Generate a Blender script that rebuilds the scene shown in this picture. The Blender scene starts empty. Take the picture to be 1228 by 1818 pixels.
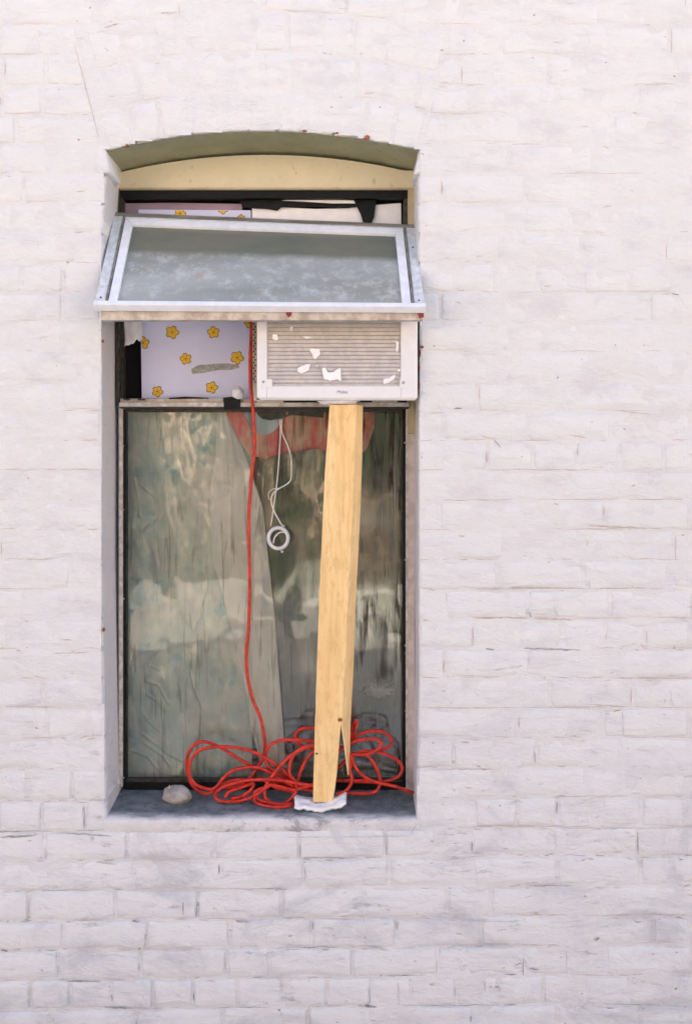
import bpy, bmesh, math, random
import numpy as np
from mathutils import Vector, Matrix
from mathutils.noise import noise as pn, fractal as fbm
random.seed(7); rng = np.random.default_rng(7)
scene = bpy.context.scene
C = scene.collection

# ------------------------------------------------------------------ camera, sky, sun, exposure
S = 0.00145; D = 2.4; CX, CY, CZ = 614.0, 833.0, 1.6
cam = bpy.data.cameras.new('camera'); camo = bpy.data.objects.new('camera', cam); C.objects.link(camo)
camo.location = (0, -D, CZ); camo.rotation_euler = (math.radians(90), 0, 0)
cam.sensor_fit = 'VERTICAL'; cam.sensor_height = 36; cam.lens = D / (1818 * S) * 36
cam.shift_y = -(909 - CY) / 1818; cam.clip_start = 0.05; cam.clip_end = 400
scene.camera = camo

SUN_EL, SUN_AZ = 50, 14           # sun stands behind the building: the photographed wall is in open shade
w = bpy.data.worlds.new('World'); scene.world = w; w.use_nodes = True
nt = w.node_tree; bg = nt.nodes['Background']
sky = nt.nodes.new('ShaderNodeTexSky'); sky.sky_type = 'NISHITA'; sky.sun_disc = False
sky.sun_elevation = math.radians(SUN_EL); sky.sun_rotation = math.radians(SUN_AZ)
sky.air_density = 1.0; sky.dust_density = 5.0; sky.ozone_density = 1.0
hs = nt.nodes.new('ShaderNodeHueSaturation'); hs.inputs['Saturation'].default_value = 1.0   # hazy white sky
nt.links.new(sky.outputs[0], hs.inputs['Color']); nt.links.new(hs.outputs[0], bg.inputs[0])
bg.inputs[1].default_value = 0.10
sl = bpy.data.lights.new('sun', 'SUN'); so = bpy.data.objects.new('sun', sl); C.objects.link(so)
sl.energy = 5.0; sl.angle = math.radians(0.5); sl.color = (1.0, 0.94, 0.86)
el, az = math.radians(SUN_EL), math.radians(SUN_AZ)
sd = Vector((math.sin(az) * math.cos(el), math.cos(az) * math.cos(el), math.sin(el)))
so.rotation_euler = sd.to_track_quat('Z', 'Y').to_euler()
vs = scene.view_settings; vs.view_transform = 'Standard'; vs.look = 'None'; vs.gamma = 1; vs.use_curve_mapping = False
vs.exposure = 2.2

# ------------------------------------------------------------------ helpers
def P(px, py, y=0.0):
    k = S * (D + y) / D
    return Vector(((px - CX) * k, y, CZ + (CY - py) * k))
def L(y=0.0): return S * (D + y) / D          # metres per photo pixel at depth y

def tag(o, label=None, cat=None, group=None, kind=None):
    if label: o['label'] = label
    if cat: o['category'] = cat
    if group: o['group'] = group
    if kind: o['kind'] = kind
    return o
def empty(name, loc, label, cat, group=None):
    o = bpy.data.objects.new(name, None); C.objects.link(o); o.location = loc; o.empty_display_size = .05
    return tag(o, label, cat, group)
def link(name, me, mat, parent=None):
    o = bpy.data.objects.new(name, me); C.objects.link(o)
    if mat and not me.materials: me.materials.append(mat)
    if parent:
        o.parent = parent
        if not parent.parent: o.matrix_parent_inverse = parent.matrix_basis.inverted()   # meshes carry place coordinates
    return o
def from_bm(name, bm, mat, parent=None, smooth=False, bev=0):
    if bev:
        bmesh.ops.bevel(bm, geom=list(bm.edges), offset=bev, segments=2, affect='EDGES', profile=.6)
    bmesh.ops.recalc_face_normals(bm, faces=bm.faces)
    me = bpy.data.meshes.new(name); bm.to_mesh(me); bm.free()
    if smooth: me.shade_smooth()
    return link(name, me, mat, parent)
def poly(name, verts, faces, mat, parent=None, smooth=False):
    me = bpy.data.meshes.new(name); me.from_pydata([tuple(v) for v in verts], [], faces); me.update()
    if smooth: me.shade_smooth()
    return link(name, me, mat, parent)
def add_box(bm, x0, x1, y0, y1, z0, z1):
    vs_ = [bm.verts.new(v) for v in ((x0,y0,z0),(x1,y0,z0),(x1,y1,z0),(x0,y1,z0),(x0,y0,z1),(x1,y0,z1),(x1,y1,z1),(x0,y1,z1))]
    for f in ((0,1,2,3),(4,5,6,7),(0,1,5,4),(1,2,6,5),(2,3,7,6),(3,0,4,7)): bm.faces.new([vs_[i] for i in f])
def box(name, x0, x1, y0, y1, z0, z1, mat, parent=None, bev=0):
    bm = bmesh.new(); add_box(bm, min(x0,x1), max(x0,x1), y0, y1, min(z0,z1), max(z0,z1))
    return from_bm(name, bm, mat, parent, bev=bev)
def pbox(name, px0, py0, px1, py1, y, th, mat, parent=None, bev=0):
    """box whose front face covers the photo rectangle at depth y, th metres thick"""
    a, b = P(px0, py0, y), P(px1, py1, y)
    return box(name, a.x, b.x, y, y + th, b.z, a.z, mat, parent, bev)
def prism(name, pts, y, th, mat, parent=None, bev=0, smooth=False):
    """photo-outline pts at depth y, extruded th back"""
    bm = bmesh.new()
    f = [bm.verts.new(P(a, b, y)) for a, b in pts]; g = [bm.verts.new(v.co + Vector((0, th, 0))) for v in f]
    bm.faces.new(f); bm.faces.new(g[::-1]); n = len(f)
    for i in range(n): bm.faces.new((f[i], f[(i+1)%n], g[(i+1)%n], g[i]))
    return from_bm(name, bm, mat, parent, smooth, bev)
def catmull(pts, n=8, closed=False):
    out = []; m = len(pts)
    for i in range(m if closed else m - 1):
        p = [pts[(i + k) % m] if closed else pts[min(max(i + k, 0), m - 1)] for k in (-1, 0, 1, 2)]
        for j in range(n):
            t = j / n
            out.append(.5 * ((2*p[1]) + (p[2]-p[0])*t + (2*p[0]-5*p[1]+4*p[2]-p[3])*t*t + (3*p[1]-p[0]-3*p[2]+p[3])*t**3))
    if not closed: out.append(pts[-1].copy())
    return out
def tube_bm(bm, pts, r, seg=8, closed=False):
    rings = []; up = Vector((0, 1, 0.01)); n = len(pts)
    for i, p in enumerate(pts):
        a = pts[(i-1) % n] if closed or i else p; b = pts[(i+1) % n] if closed or i < n-1 else p
        t = (b - a).normalized(); u = up - up.dot(t) * t
        if u.length < 1e-3: u = t.orthogonal()
        u.normalize(); v = t.cross(u); up = u
        rr = r[i] if isinstance(r, (list, tuple)) else r
        rings.append([bm.verts.new(p + rr * (math.cos(k*math.tau/seg)*u + math.sin(k*math.tau/seg)*v)) for k in range(seg)])
    for i in range(n if closed else n - 1):
        A, B = rings[i], rings[(i+1) % n]
        for k in range(seg): bm.faces.new((A[k], A[(k+1)%seg], B[(k+1)%seg], B[k]))
    if not closed:
        bm.faces.new(rings[0][::-1]); bm.faces.new(rings[-1])
def smoothstep(a, b, x):
    t = np.clip((x - a) / (b - a), 0, 1); return t * t * (3 - 2 * t)
def npnoise(x, z, cell, seed):
    """smooth value noise on arrays, cell size in metres, range -1..1"""
    r = np.random.default_rng(seed).uniform(-1, 1, (257, 257))
    u, v = x / cell + 60.3, z / cell + 40.7
    i, j = np.floor(u).astype(int), np.floor(v).astype(int); fu, fv = u - i, v - j
    fu = fu*fu*(3-2*fu); fv = fv*fv*(3-2*fv)
    g = lambda a, b: r[a % 257, b % 257]
    return (g(i,j)*(1-fu)+g(i+1,j)*fu)*(1-fv) + (g(i,j+1)*(1-fu)+g(i+1,j+1)*fu)*fv

# ------------------------------------------------------------------ materials
class NB:
    def __init__(s, name):
        s.m = bpy.data.materials.new(name); s.m.use_nodes = True; s.t = s.m.node_tree; s.t.nodes.clear()
        s.out = s.n('ShaderNodeOutputMaterial'); s.co = s.n('ShaderNodeNewGeometry').outputs['Position']
    def n(s, t, **k):
        o = s.t.nodes.new(t)
        for a, b in k.items(): setattr(o, a, b)
        return o
    def l(s, a, b): s.t.links.new(a, b)
    def v(s, node, key, val):
        if hasattr(val, 'type') and hasattr(val, 'links'): s.l(val, node.inputs[key])
        else: node.inputs[key].default_value = val
    def mapping(s, sc=(1,1,1), loc=(0,0,0), rot=(0,0,0)):
        m = s.n('ShaderNodeMapping'); s.l(s.co, m.inputs[0]); m.inputs['Scale'].default_value = sc
        m.inputs['Location'].default_value = loc; m.inputs['Rotation'].default_value = rot; return m.outputs[0]
    def noise(s, scale, detail=4, rough=.6, sc=(1,1,1), dist=0, loc=(0,0,0), rot=(0,0,0)):
        t = s.n('ShaderNodeTexNoise'); s.l(s.mapping(sc, loc, rot), t.inputs['Vector'])
        t.inputs['Scale'].default_value = scale; t.inputs['Detail'].default_value = detail
        t.inputs['Roughness'].default_value = rough; t.inputs['Distortion'].default_value = dist; return t.outputs['Fac']
    def ramp(s, f, a, b, lo=0., hi=1.):
        r = s.n('ShaderNodeMapRange'); r.interpolation_type = 'SMOOTHSTEP'; s.v(r, 0, f)
        for i, q in enumerate((a, b, lo, hi)): r.inputs[i+1].default_value = q
        return r.outputs[0]
    def math(s, op, a, b=0.5):
        m = s.n('ShaderNodeMath', operation=op); s.v(m, 0, a); s.v(m, 1, b); return m.outputs[0]
    def mix(s, f, a, b):
        m = s.n('ShaderNodeMix', data_type='RGBA'); s.v(m, 0, f)
        for k, q in ((6, a), (7, b)):
            if isinstance(q, tuple): m.inputs[k].default_value = (*q[:3], 1)
            else: s.l(q, m.inputs[k])
        return m.outputs[2]
    def bump(s, h, dist, strength=1., nrm=None):
        b = s.n('ShaderNodeBump'); b.inputs['Distance'].default_value = dist; b.inputs['Strength'].default_value = strength
        s.l(h, b.inputs['Height'])
        if nrm: s.l(nrm, b.inputs['Normal'])
        return b.outputs[0]
    def sep(s):
        x = s.n('ShaderNodeSeparateXYZ'); s.l(s.co, x.inputs[0]); return x.outputs
    def pbr(s, col, rough=.6, nrm=None, spec=.5, metal=0., fin=True, **k):
        p = s.n('ShaderNodeBsdfPrincipled')
        if isinstance(col, tuple): p.inputs['Base Color'].default_value = (*col[:3], 1)
        else: s.l(col, p.inputs['Base Color'])
        s.v(p, 'Roughness', rough); s.v(p, 'Specular IOR Level', spec); s.v(p, 'Metallic', metal)
        if nrm: s.l(nrm, p.inputs['Normal'])
        for a, b in k.items(): s.v(p, a.replace('_', ' '), b)
        if fin: s.l(p.outputs[0], s.out.inputs[0])
        return p.outputs[0]
    def mixs(s, f, a, b):
        m = s.n('ShaderNodeMixShader'); s.v(m, 0, f); s.l(a, m.inputs[1]); s.l(b, m.inputs[2]); return m.outputs[0]

def simple(name, col, rough=.6, var=.15, scale=40, bumpd=.0005, spec=.5, metal=0., sc=(1,1,1), dark=None, **k):
    b = NB(name); n = b.noise(scale, 5, .6, sc)
    c2 = dark or tuple(c * (1 - 2*var) for c in col)
    c = b.mix(b.ramp(n, .35, .65), c2, col)
    nb = b.bump(b.noise(scale * 3, 4, .6, sc), bumpd)
    b.pbr(c, rough, nb, spec, metal, **k); return b.m

def m_paint(name, base=(.775,.79,.795), joint=False):
    b = NB(name); xyz = b.sep()
    low = b.ramp(xyz[2], 1.3, .5)                                   # splash dirt near the pavement
    big = b.noise(2.2, 3, .5)
    c = b.mix(b.ramp(big, .3, .7), tuple(q*.97 for q in base), base)
    c = b.mix(b.math('MULTIPLY', b.ramp(b.noise(14, 5, .65, (.5,1,1)), .5, .72), .5), c, (.62,.61,.65))
    # thin brownish runs and smears, long in x
    st = b.ramp(b.noise(16, 6, .7, (.30,1,1.6), .6, (3,1,2)), .60, .72)
    c = b.mix(b.math('MULTIPLY', st, .22), c, (.52,.44,.40))
    st2 = b.ramp(b.noise(22, 6, .7, (.4,1,1.5), .4, (7,4,1)), .58, .74)
    c = b.mix(b.math('MULTIPLY', st2, b.math('MULTIPLY', b.math('ADD', low, .12), .85)), c, (.36,.38,.42))
    c = b.mix(b.math('MULTIPLY', b.ramp(b.noise(5, 6, .7, (.6,1,1), .8, (4,1,7)), .48, .68), b.math('MULTIPLY', low, .6)), c, (.47,.49,.53))
    sp = b.ramp(b.noise(55, 3, .5, (.7,1,1), 0, (1,9,4)), .71, .76)   # small chips through to the old coat
    c = b.mix(b.math('MULTIPLY', sp, .8), c, (.36,.24,.19))
    sp2 = b.ramp(b.noise(38, 4, .6, (.5,1,1.3), 0, (11,2,4)), .70, .76)
    c = b.mix(b.math('MULTIPLY', sp2, b.math('ADD', low, .2)), c, (.17,.18,.20))
    if joint:
        j = b.ramp(b.noise(9, 5, .7, (.5,1,2.0), 0, (5,5,5)), .46, .62)
        c = b.mix(b.math('MULTIPLY', j, .10), c, (.50,.43,.39))
        j2 = b.ramp(b.noise(12, 5, .7, (.5,1,2.0), 0, (2,8,1)), .60, .68)
        c = b.mix(b.math('MULTIPLY', j2, b.math('MULTIPLY', b.math('ADD', low, .06), .6)), c, (.20,.21,.23))
    h = b.math('ADD', b.math('MULTIPLY', b.noise(24, 7, .66, (.55,1,1.4), .6), 1.3), b.math('MULTIPLY', b.noise(160, 4, .6), .22))
    nb = b.bump(h, .0062)
    b.pbr(c, .62, nb, .35); return b.m

M_wall = m_paint('white_masonry_paint'); M_joint = m_paint('white_paint_over_mortar', (.765,.778,.785), joint=True)
def m_sill():
    b = NB('grey_sill_paint'); xyz = b.sep()
    c = b.mix(b.ramp(b.noise(30, 6, .7), .35, .65), (.11,.13,.145), (.21,.235,.25))
    e = b.math('ADD', xyz[1], b.math('MULTIPLY', b.noise(18, 5, .65, (.6,1,1)), .05))
    c = b.mix(b.ramp(e, .064, .020), c, (.76,.75,.76))               # white wall paint lapped onto the sill edge
    c = b.mix(b.math('MULTIPLY', b.ramp(b.noise(70, 4, .6), .62, .7), .6), c, (.32,.34,.34))
    c = b.mix(b.math('MULTIPLY', b.ramp(b.noise(12, 6, .75, (.6,1,1), .8, (3,3,3)), .50, .66), .55), c, (.07,.085,.095))
    b.pbr(c, .8, b.bump(b.noise(45, 7, .72), .006)); return b.m
M_sill = m_sill()
M_reveal = m_paint('white_reveal_paint', (.70,.70,.72))
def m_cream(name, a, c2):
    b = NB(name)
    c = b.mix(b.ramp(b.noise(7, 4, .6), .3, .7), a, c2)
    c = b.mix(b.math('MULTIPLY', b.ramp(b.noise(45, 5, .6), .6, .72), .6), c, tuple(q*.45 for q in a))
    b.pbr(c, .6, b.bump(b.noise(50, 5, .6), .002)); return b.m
M_soffit = m_cream('shaded_dirty_cream', (.28,.28,.16), (.38,.37,.23))  # cream paint darkened to olive: soffit shade put into the colour, with dirt
M_lintel = m_cream('cream_paint', (.66,.60,.44), (.60,.56,.40))
M_creamwood = m_cream('dirty_cream_wood', (.50,.42,.26), (.36,.30,.18))
M_brickred = simple('bare_red_brick', (.42,.13,.07), .9, .3, 90, .002)
M_black = simple('void_and_gap_black', (.005,.006,.007), .55, .3, 60, .0005, spec=.25)
M_darkframe = simple('dark_weathered_frame', (.018,.017,.014), .6, .3, 60, .001, dark=(.05,.045,.035))
M_transom = simple('off_white_transom', (.62,.60,.56), .55, .15, 50, .0008, dark=(.42,.38,.32))
M_alu = simple('aged_aluminium', (.70,.74,.79), .42, .1, 60, .0005, metal=.1, dark=(.55,.58,.60))
M_aluw = simple('pale_aluminium_bead', (.82,.85,.90), .4, .04, 40, .0004)
M_alud = simple('dull_tarnished_rail', (.26,.25,.22), .6, .2, 50, .0008, dark=(.13,.12,.10), sc=(.15,1,1))
M_beige = simple('beige_painted_rail', (.62,.56,.48), .7, .12, 30, .0015, dark=(.40,.33,.27))
M_ac = simple('white_enamel', (.80,.80,.82), .35, .02, 20, .0001)
M_acbase = simple('aged_cream_metal', (.55,.49,.40), .5, .12, 40, .0004)
M_fin = simple('greige_louvre', (.66,.62,.59), .35, .12, 60, .0003, dark=(.56,.53,.51))
M_dark = simple('dark_cavity', (.004,.004,.004), .9, .1, 20, .0003)
M_steel = simple('steel', (.5,.5,.5), .35, .1, 90, .0002, metal=.8)
M_white = simple('glint_and_pad_white', (.93,.93,.94), .7, .03, 40, .0006)  # white of the pads and of the painted louvre glints
M_foam = simple('white_foam', (.88,.88,.90), .8, .03, 40, .0006)
M_text = simple('grey_print', (.22,.22,.24), .6, .1)
M_cord = simple('red_cord_rubber', (.68,.030,.012), .42, .22, 60, .0003)
M_string = simple('white_string', (.75,.73,.68), .7, .06, 200, .0004)
M_redpaint = simple('dark_red_paint', (.30,.03,.03), .6, .15)
M_lilac = simple('lilac_paper', (.64,.67,.90), .55, .03, 14, .0006, dark=(.61,.64,.86))
M_mauve = simple('mauve_card', (.33,.25,.33), .7, .08, 14, .0006)
M_yellow = simple('yellow_print', (.78,.50,.02), .6, .05)
M_brown = simple('brown_print', (.24,.09,.02), .6, .05)
M_tape = simple('grey_tape', (.38,.39,.38), .5, .2, 90, .0005)
M_stone = simple('river_stone', (.42,.40,.37), .8, .12, 30, .0015, dark=(.27,.26,.24))
M_room = simple('dark_plaster', (.10,.11,.10), .9, .1)
def m_wood():
    b = NB('pine_timber')
    g = b.noise(26, 6, .6, (1,1,.045), 1.2)
    c = b.mix(b.ramp(g, .3, .7), (.83,.55,.24), (.93,.70,.36))
    c = b.mix(b.math('MULTIPLY', b.ramp(b.noise(90, 4, .6, (1,1,.03)), .5, .7), .35), c, (.66,.42,.16))
    c = b.mix(b.math('MULTIPLY', b.ramp(b.noise(60, 5, .75, (1,1,.35)), .50, .62), .45), c, (.66,.42,.17))
    c = b.mix(b.math('MULTIPLY', b.ramp(b.noise(120, 3, .6), .68, .74), .6), c, (.35,.20,.08))
    c = b.mix(b.math('MULTIPLY', b.ramp(b.noise(5, 3, .5, (1,1,.6)), .5, .7), .3), c, (.78,.50,.19))
    b.pbr(c, .62, b.bump(b.noise(80, 5, .6, (1,1,.05)), .0012), .35); return b.m
M_wood = m_wood()
M_knot = simple('pine_knot', (.26,.10,.03), .6, .2, 200, .0005)
def m_glass(dirt_lo, dirt_hi, runs, ior=1.75, dirtcol=(.33,.34,.28), streak=(2.2,1,.10), rough=.0, split=False):
    b = NB('dirty_window_glass'); xyz = b.sep()
    fr = b.n('ShaderNodeFresnel'); fr.inputs['IOR'].default_value = ior
    wav = b.bump(b.noise(4.5, 2, .5), .004); b.l(wav, fr.inputs['Normal'])
    tr = b.n('ShaderNodeBsdfTransparent'); tr.inputs[0].default_value = (.94,.95,.93,1)
    gl = b.n('ShaderNodeBsdfGlossy'); gl.inputs['Roughness'].default_value = rough; b.l(wav, gl.inputs['Normal'])
    s1 = b.mixs(fr.outputs[0], tr.outputs[0], gl.outputs[0])
    df = b.n('ShaderNodeBsdfDiffuse'); b.l(b.mix(b.noise(9, 5, .6), dirtcol, tuple(q*.7 for q in dirtcol)), df.inputs[0])
    d = b.ramp(b.noise(7, 6, .7, (1,1,.7)), .35, .75, dirt_lo, dirt_hi)
    st = b.math('MULTIPLY', b.ramp(b.noise(34, 5, .7, streak, .8), .50, .66, 0, runs), b.ramp(xyz[0], -.18, .0, .3, 1.))
    dk = b.n('ShaderNodeBsdfDiffuse'); dk.inputs[0].default_value = (.06,.04,.03,1)     # dried rusty trickles and droplets
    tk = b.math('MULTIPLY', b.ramp(b.noise(75, 3, .5, (1,1,.07), 1.0, (3,3,3)), .57, .65), b.ramp(b.noise(9, 3, .5, (1,1,.5), 0, (6,1,2)), .40, .56))
    tk = b.math('MULTIPLY', tk, b.ramp(xyz[0], -.10, .03, .25, .95))
    s2 = b.mixs(b.math('MAXIMUM', d, st), s1, df.outputs[0])
    b.l(b.mixs(tk, s2, dk.outputs[0]), b.out.inputs[0]); return b.m
M_glass = m_glass(.02, .12, .34, 1.55, (.52,.52,.46))
def m_sashglass():
    b = NB('frosted_dusty_glass'); xyz = b.sep()
    fr = b.n('ShaderNodeFresnel'); fr.inputs['IOR'].default_value = 1.6
    tr = b.n('ShaderNodeBsdfTransparent'); gl = b.n('ShaderNodeBsdfGlossy'); gl.inputs['Roughness'].default_value = .12
    df = b.n('ShaderNodeBsdfDiffuse')
    lowb = b.ramp(b.math('ADD', xyz[1], b.math('MULTIPLY', b.noise(6, 3, .5, (1,1,1)), .02)), .045, .022)                                   # lower half of the tilted pane paler, with mottled dirt
    dust = b.math('MULTIPLY', b.ramp(b.noise(24, 6, .75), .45, .72), lowb)
    c = b.mix(b.ramp(b.noise(6, 4, .6, (.5,1,1)), .35, .65), (.16,.19,.165), (.22,.225,.18))
    c = b.mix(b.math('MULTIPLY', lowb, b.ramp(b.noise(4, 3, .5, (.4,3,1)), .35, .65, .45, .9)), c, (.44,.47,.46))
    c = b.mix(b.math('MULTIPLY', dust, .6), c, (.68,.71,.74))
    c = b.mix(b.math('MULTIPLY', b.ramp(b.noise(17, 4, .6, (1,1,1), 0, (4,4,4)), .63, .72), b.math('MULTIPLY', lowb, .6)), c, (.50,.36,.25))
    b.l(c, df.inputs[0])
    s1 = b.mixs(.85, tr.outputs[0], df.outputs[0])
    b.l(b.mixs(b.math('MULTIPLY', fr.outputs[0], .8), s1, gl.outputs[0]), b.out.inputs[0]); return b.m
M_sashglass = m_sashglass()
def m_film(name, ca, cb, tint, opac, rough=.18, gloss=.22):
    b = NB(name)
    c = b.mix(b.ramp(b.noise(8, 5, .65), .35, .65), ca, cb)
    c = b.mix(b.math('MULTIPLY', b.ramp(b.noise(5.5, 5, .65, (1,1,1), .5, (2,2,7)), .53, .64), .85), c, tint)
    c = b.mix(b.math('MULTIPLY', b.ramp(b.noise(11, 6, .7, (1,1,.6), .5, (9,2,3)), .60, .70), .4), c, (.80,.58,.38))  # peach patches: reflection of the sunlit building put into the film colour
    nb = b.bump(b.noise(9, 4, .5, (1,1,.35), 1.5, (0,0,0), (0,.4,0)), .009)
    df = b.n('ShaderNodeBsdfDiffuse'); b.l(c, df.inputs[0]); b.l(nb, df.inputs[1])
    tr = b.n('ShaderNodeBsdfTransparent')
    gl = b.n('ShaderNodeBsdfGlossy'); gl.inputs['Roughness'].default_value = rough; b.l(nb, gl.inputs['Normal'])
    s1 = b.mixs(opac, tr.outputs[0], df.outputs[0])
    b.l(b.mixs(gloss, s1, gl.outputs[0]), b.out.inputs[0]); return b.m
M_film = m_film('milky_plastic_film', (.52,.66,.64), (.88,.86,.80), (.16,.55,.66), .92, .26, .17)
def m_clear():
    b = NB('clear_plastic_film'); tr = b.n('ShaderNodeBsdfTransparent'); gl = b.n('ShaderNodeBsdfGlossy'); gl.inputs['Roughness'].default_value = .10
    df = b.n('ShaderNodeBsdfDiffuse'); df.inputs[0].default_value = (.62,.68,.64,1)
    s1 = b.mixs(b.ramp(b.noise(6, 5, .6, (1,1,.5)), .3, .7, .03, .15), tr.outputs[0], df.outputs[0])
    b.l(b.mixs(.30, s1, gl.outputs[0]), b.out.inputs[0]); return b.m
M_clear = m_clear()
M_film2 = m_film('pale_plastic_film', (.92,.91,.89), (.97,.96,.94), (.86,.85,.80), .95, .35, .10)
def m_cloth(name, a, b2):
    b = NB(name); c = b.mix(b.ramp(b.noise(13, 5, .65, (1,1,.45)), .40, .60), a, b2)
    b.pbr(c, .9, b.bump(b.noise(300, 2, .5), .0006), .2); return b.m
M_dkinterior = m_cloth('dark_interior_green', (.05,.085,.075), (.20,.22,.11))  # dim interior and mirrored trees put into the colour
M_redcloth = m_cloth('red_cloth', (.90,.18,.19), (.93,.62,.50))
M_bluecloth = m_cloth('pale_blue_cloth', (.70,.84,.96), (.60,.74,.88))
M_ground = simple('pink_grey_concrete', (.42,.385,.34), .9, .08, 3, .003)
M_pave = simple('pale_paving', (.58,.57,.56), .9, .1, 5, .002)
M_opp = simple('peach_stucco', (.74,.55,.40), .9, .05, 6, .004)
M_bark = simple('bark', (.12,.085,.06), .95, .25, 20, .01)
M_leaf = simple('green_leaf', (.06,.10,.045), .6, .25, 30, .001)
M_shell = m_paint('white_outer_wall_paint')

# ------------------------------------------------------------------ setting beyond the frame (lights and reflects in the panes)
gz = 0.0
ground = tag(box('ground', -150, 150, -150, 150, -1.0, gz, M_ground), kind='structure')
pv = tag(box('pavement', -9, 9, -2.9, -.004, gz + .004, gz + .12, M_pave), kind='structure')

# ------------------------------------------------------------------ the brick wall
wall = empty('brick_wall', (0, 0, 0), 'white painted brick wall with chipped uneven courses around the arched window', 'wall')
R_ARC = 1137.0; ACX, ACY = 466.0, 1370.0; TH = math.asin(276 / R_ARC)
lx = ((190,268),(183,400),(180,520),(180,1000),(184,1200),(189,1440),(190,1500))
rx = ((742,268),(741,450),(745,620),(743,760),(743,1000),(744,1200),(739,1440),(739,1500))
def interp(tab, y): return float(np.interp(y, [t[1] for t in tab], [t[0] for t in tab]))
def edgeL(y): return interp(lx, y)
def edgeR(y): return interp(rx, y)
def archL(y): return 190 - (268 - y) * math.tan(TH)
def archR(y): return 742 + (268 - y) * math.tan(TH)
def extr(x, r=R_ARC + 213): return ACY - math.sqrt(max(r*r - (x-ACX)**2, 0))
X0, X1, Y0 = -760, 1990, -560
rows = [362 + 52.7 * k for k in range(-18, 30)]
def ly(y, x): return y + 10 * float(smoothstep(1250, 1480, y)) * (1 - min(max(x, 0), 1228) / 900.0 if x < 900 else 0) + 1.6 * pn(Vector((x*.006, y*.05, 3.3)))

def surf(x, z):      # uneven masonry face in metres, negative = towards the viewer
    return .0022 * pn(Vector((x*1.7, z*1.7, 1.3))) + .0017 * pn(Vector((x*9, z*9, 4.1))) + .0007 * pn(Vector((x*30, z*40, 8.1)))

def brick_mesh(c, depth, seed, flat=0.):
    """c = tl, tr, br, bl photo corners on the wall plane"""
    rnd = random.Random(seed)
    q = [P(*a) for a in c]; tl, tr, br, bl = q
    wdt = (tr - tl).length; hgt = max((tl - bl).length, .005)
    eu, ev = min(.006 / wdt, .3), min(.005 / hgt, .3)
    nu = 8 if wdt > .13 else 5
    us = [0, eu*.45, eu] + [eu + (1-2*eu)*k/nu for k in range(1, nu)] + [1-eu, 1-eu*.45, 1]
    vs_ = [0, ev*.45, ev, .34, .66, 1-ev, 1-ev*.45, 1]
    off = rnd.uniform(-.0010, .0014) * (1 - .5 * flat); tx = rnd.uniform(-.0010, .0010); tz = rnd.uniform(-.0012, .0012)
    so_ = rnd.uniform(0, 90)
    V, F = [], []
    for j, v in enumerate(vs_):
        for i, u in enumerate(us):
            p = (tl*(1-u) + tr*u)*(1-v) + (bl*(1-u) + br*u)*v
            ei = min(i, len(us)-1-i); ej = min(j, len(vs_)-1-j)
            rd = (.0065, .0014, 0)[min(ei, 2)] + (.0065, .0016, 0)[min(ej, 2)]
            wob = Vector((pn(Vector((p.x*28, p.z*28, so_))), 0, pn(Vector((p.x*26, p.z*26, so_+5))))) * .0034
            chip = max(0, pn(Vector((p.x*22, p.z*26, so_+9))) - .22) * (.012 if min(ei, ej) < 3 else .003)
            V.append(p + wob + Vector((0, surf(p.x, p.z) + off + tx*(u-.5)*2 + tz*(v-.5)*2 + min(rd, .008) + chip, 0)))
    n, m = len(us), len(vs_)
    for j in range(m-1):
        for i in range(n-1): F.append((j*n+i, (j+1)*n+i, (j+1)*n+i+1, j*n+i+1))
    rim = [j*n for j in range(m)] + [(m-1)*n + i for i in range(1, n)] + [j*n + n-1 for j in range(m-2, -1, -1)] + list(range(n-2, 0, -1))
    b0 = len(V)
    for k in rim: V.append(Vector((V[k].x, depth, V[k].z)))
    r = len(rim)
    for k in range(r): F.append((rim[k], b0 + k, b0 + (k+1) % r, rim[(k+1) % r]))
    F = [f[::-1] for f in F]
    return V, F
JOINTS = []
bricks = []      # (area seen in frame, V, F)
def put_brick(c, depth, flat=0.):
    xs = [a[0] for a in c]; ys = [a[1] for a in c]
    if max(xs) - min(xs) < 12: return
    seed = len(bricks)
    V, F = brick_mesh(c, depth, seed, flat)
    ar = max(0, min(max(xs), 1228) - max(min(xs), 0)) * max(0, min(max(ys), 1818) - max(min(ys), 0))
    bricks.append((ar, V, F))
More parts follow.
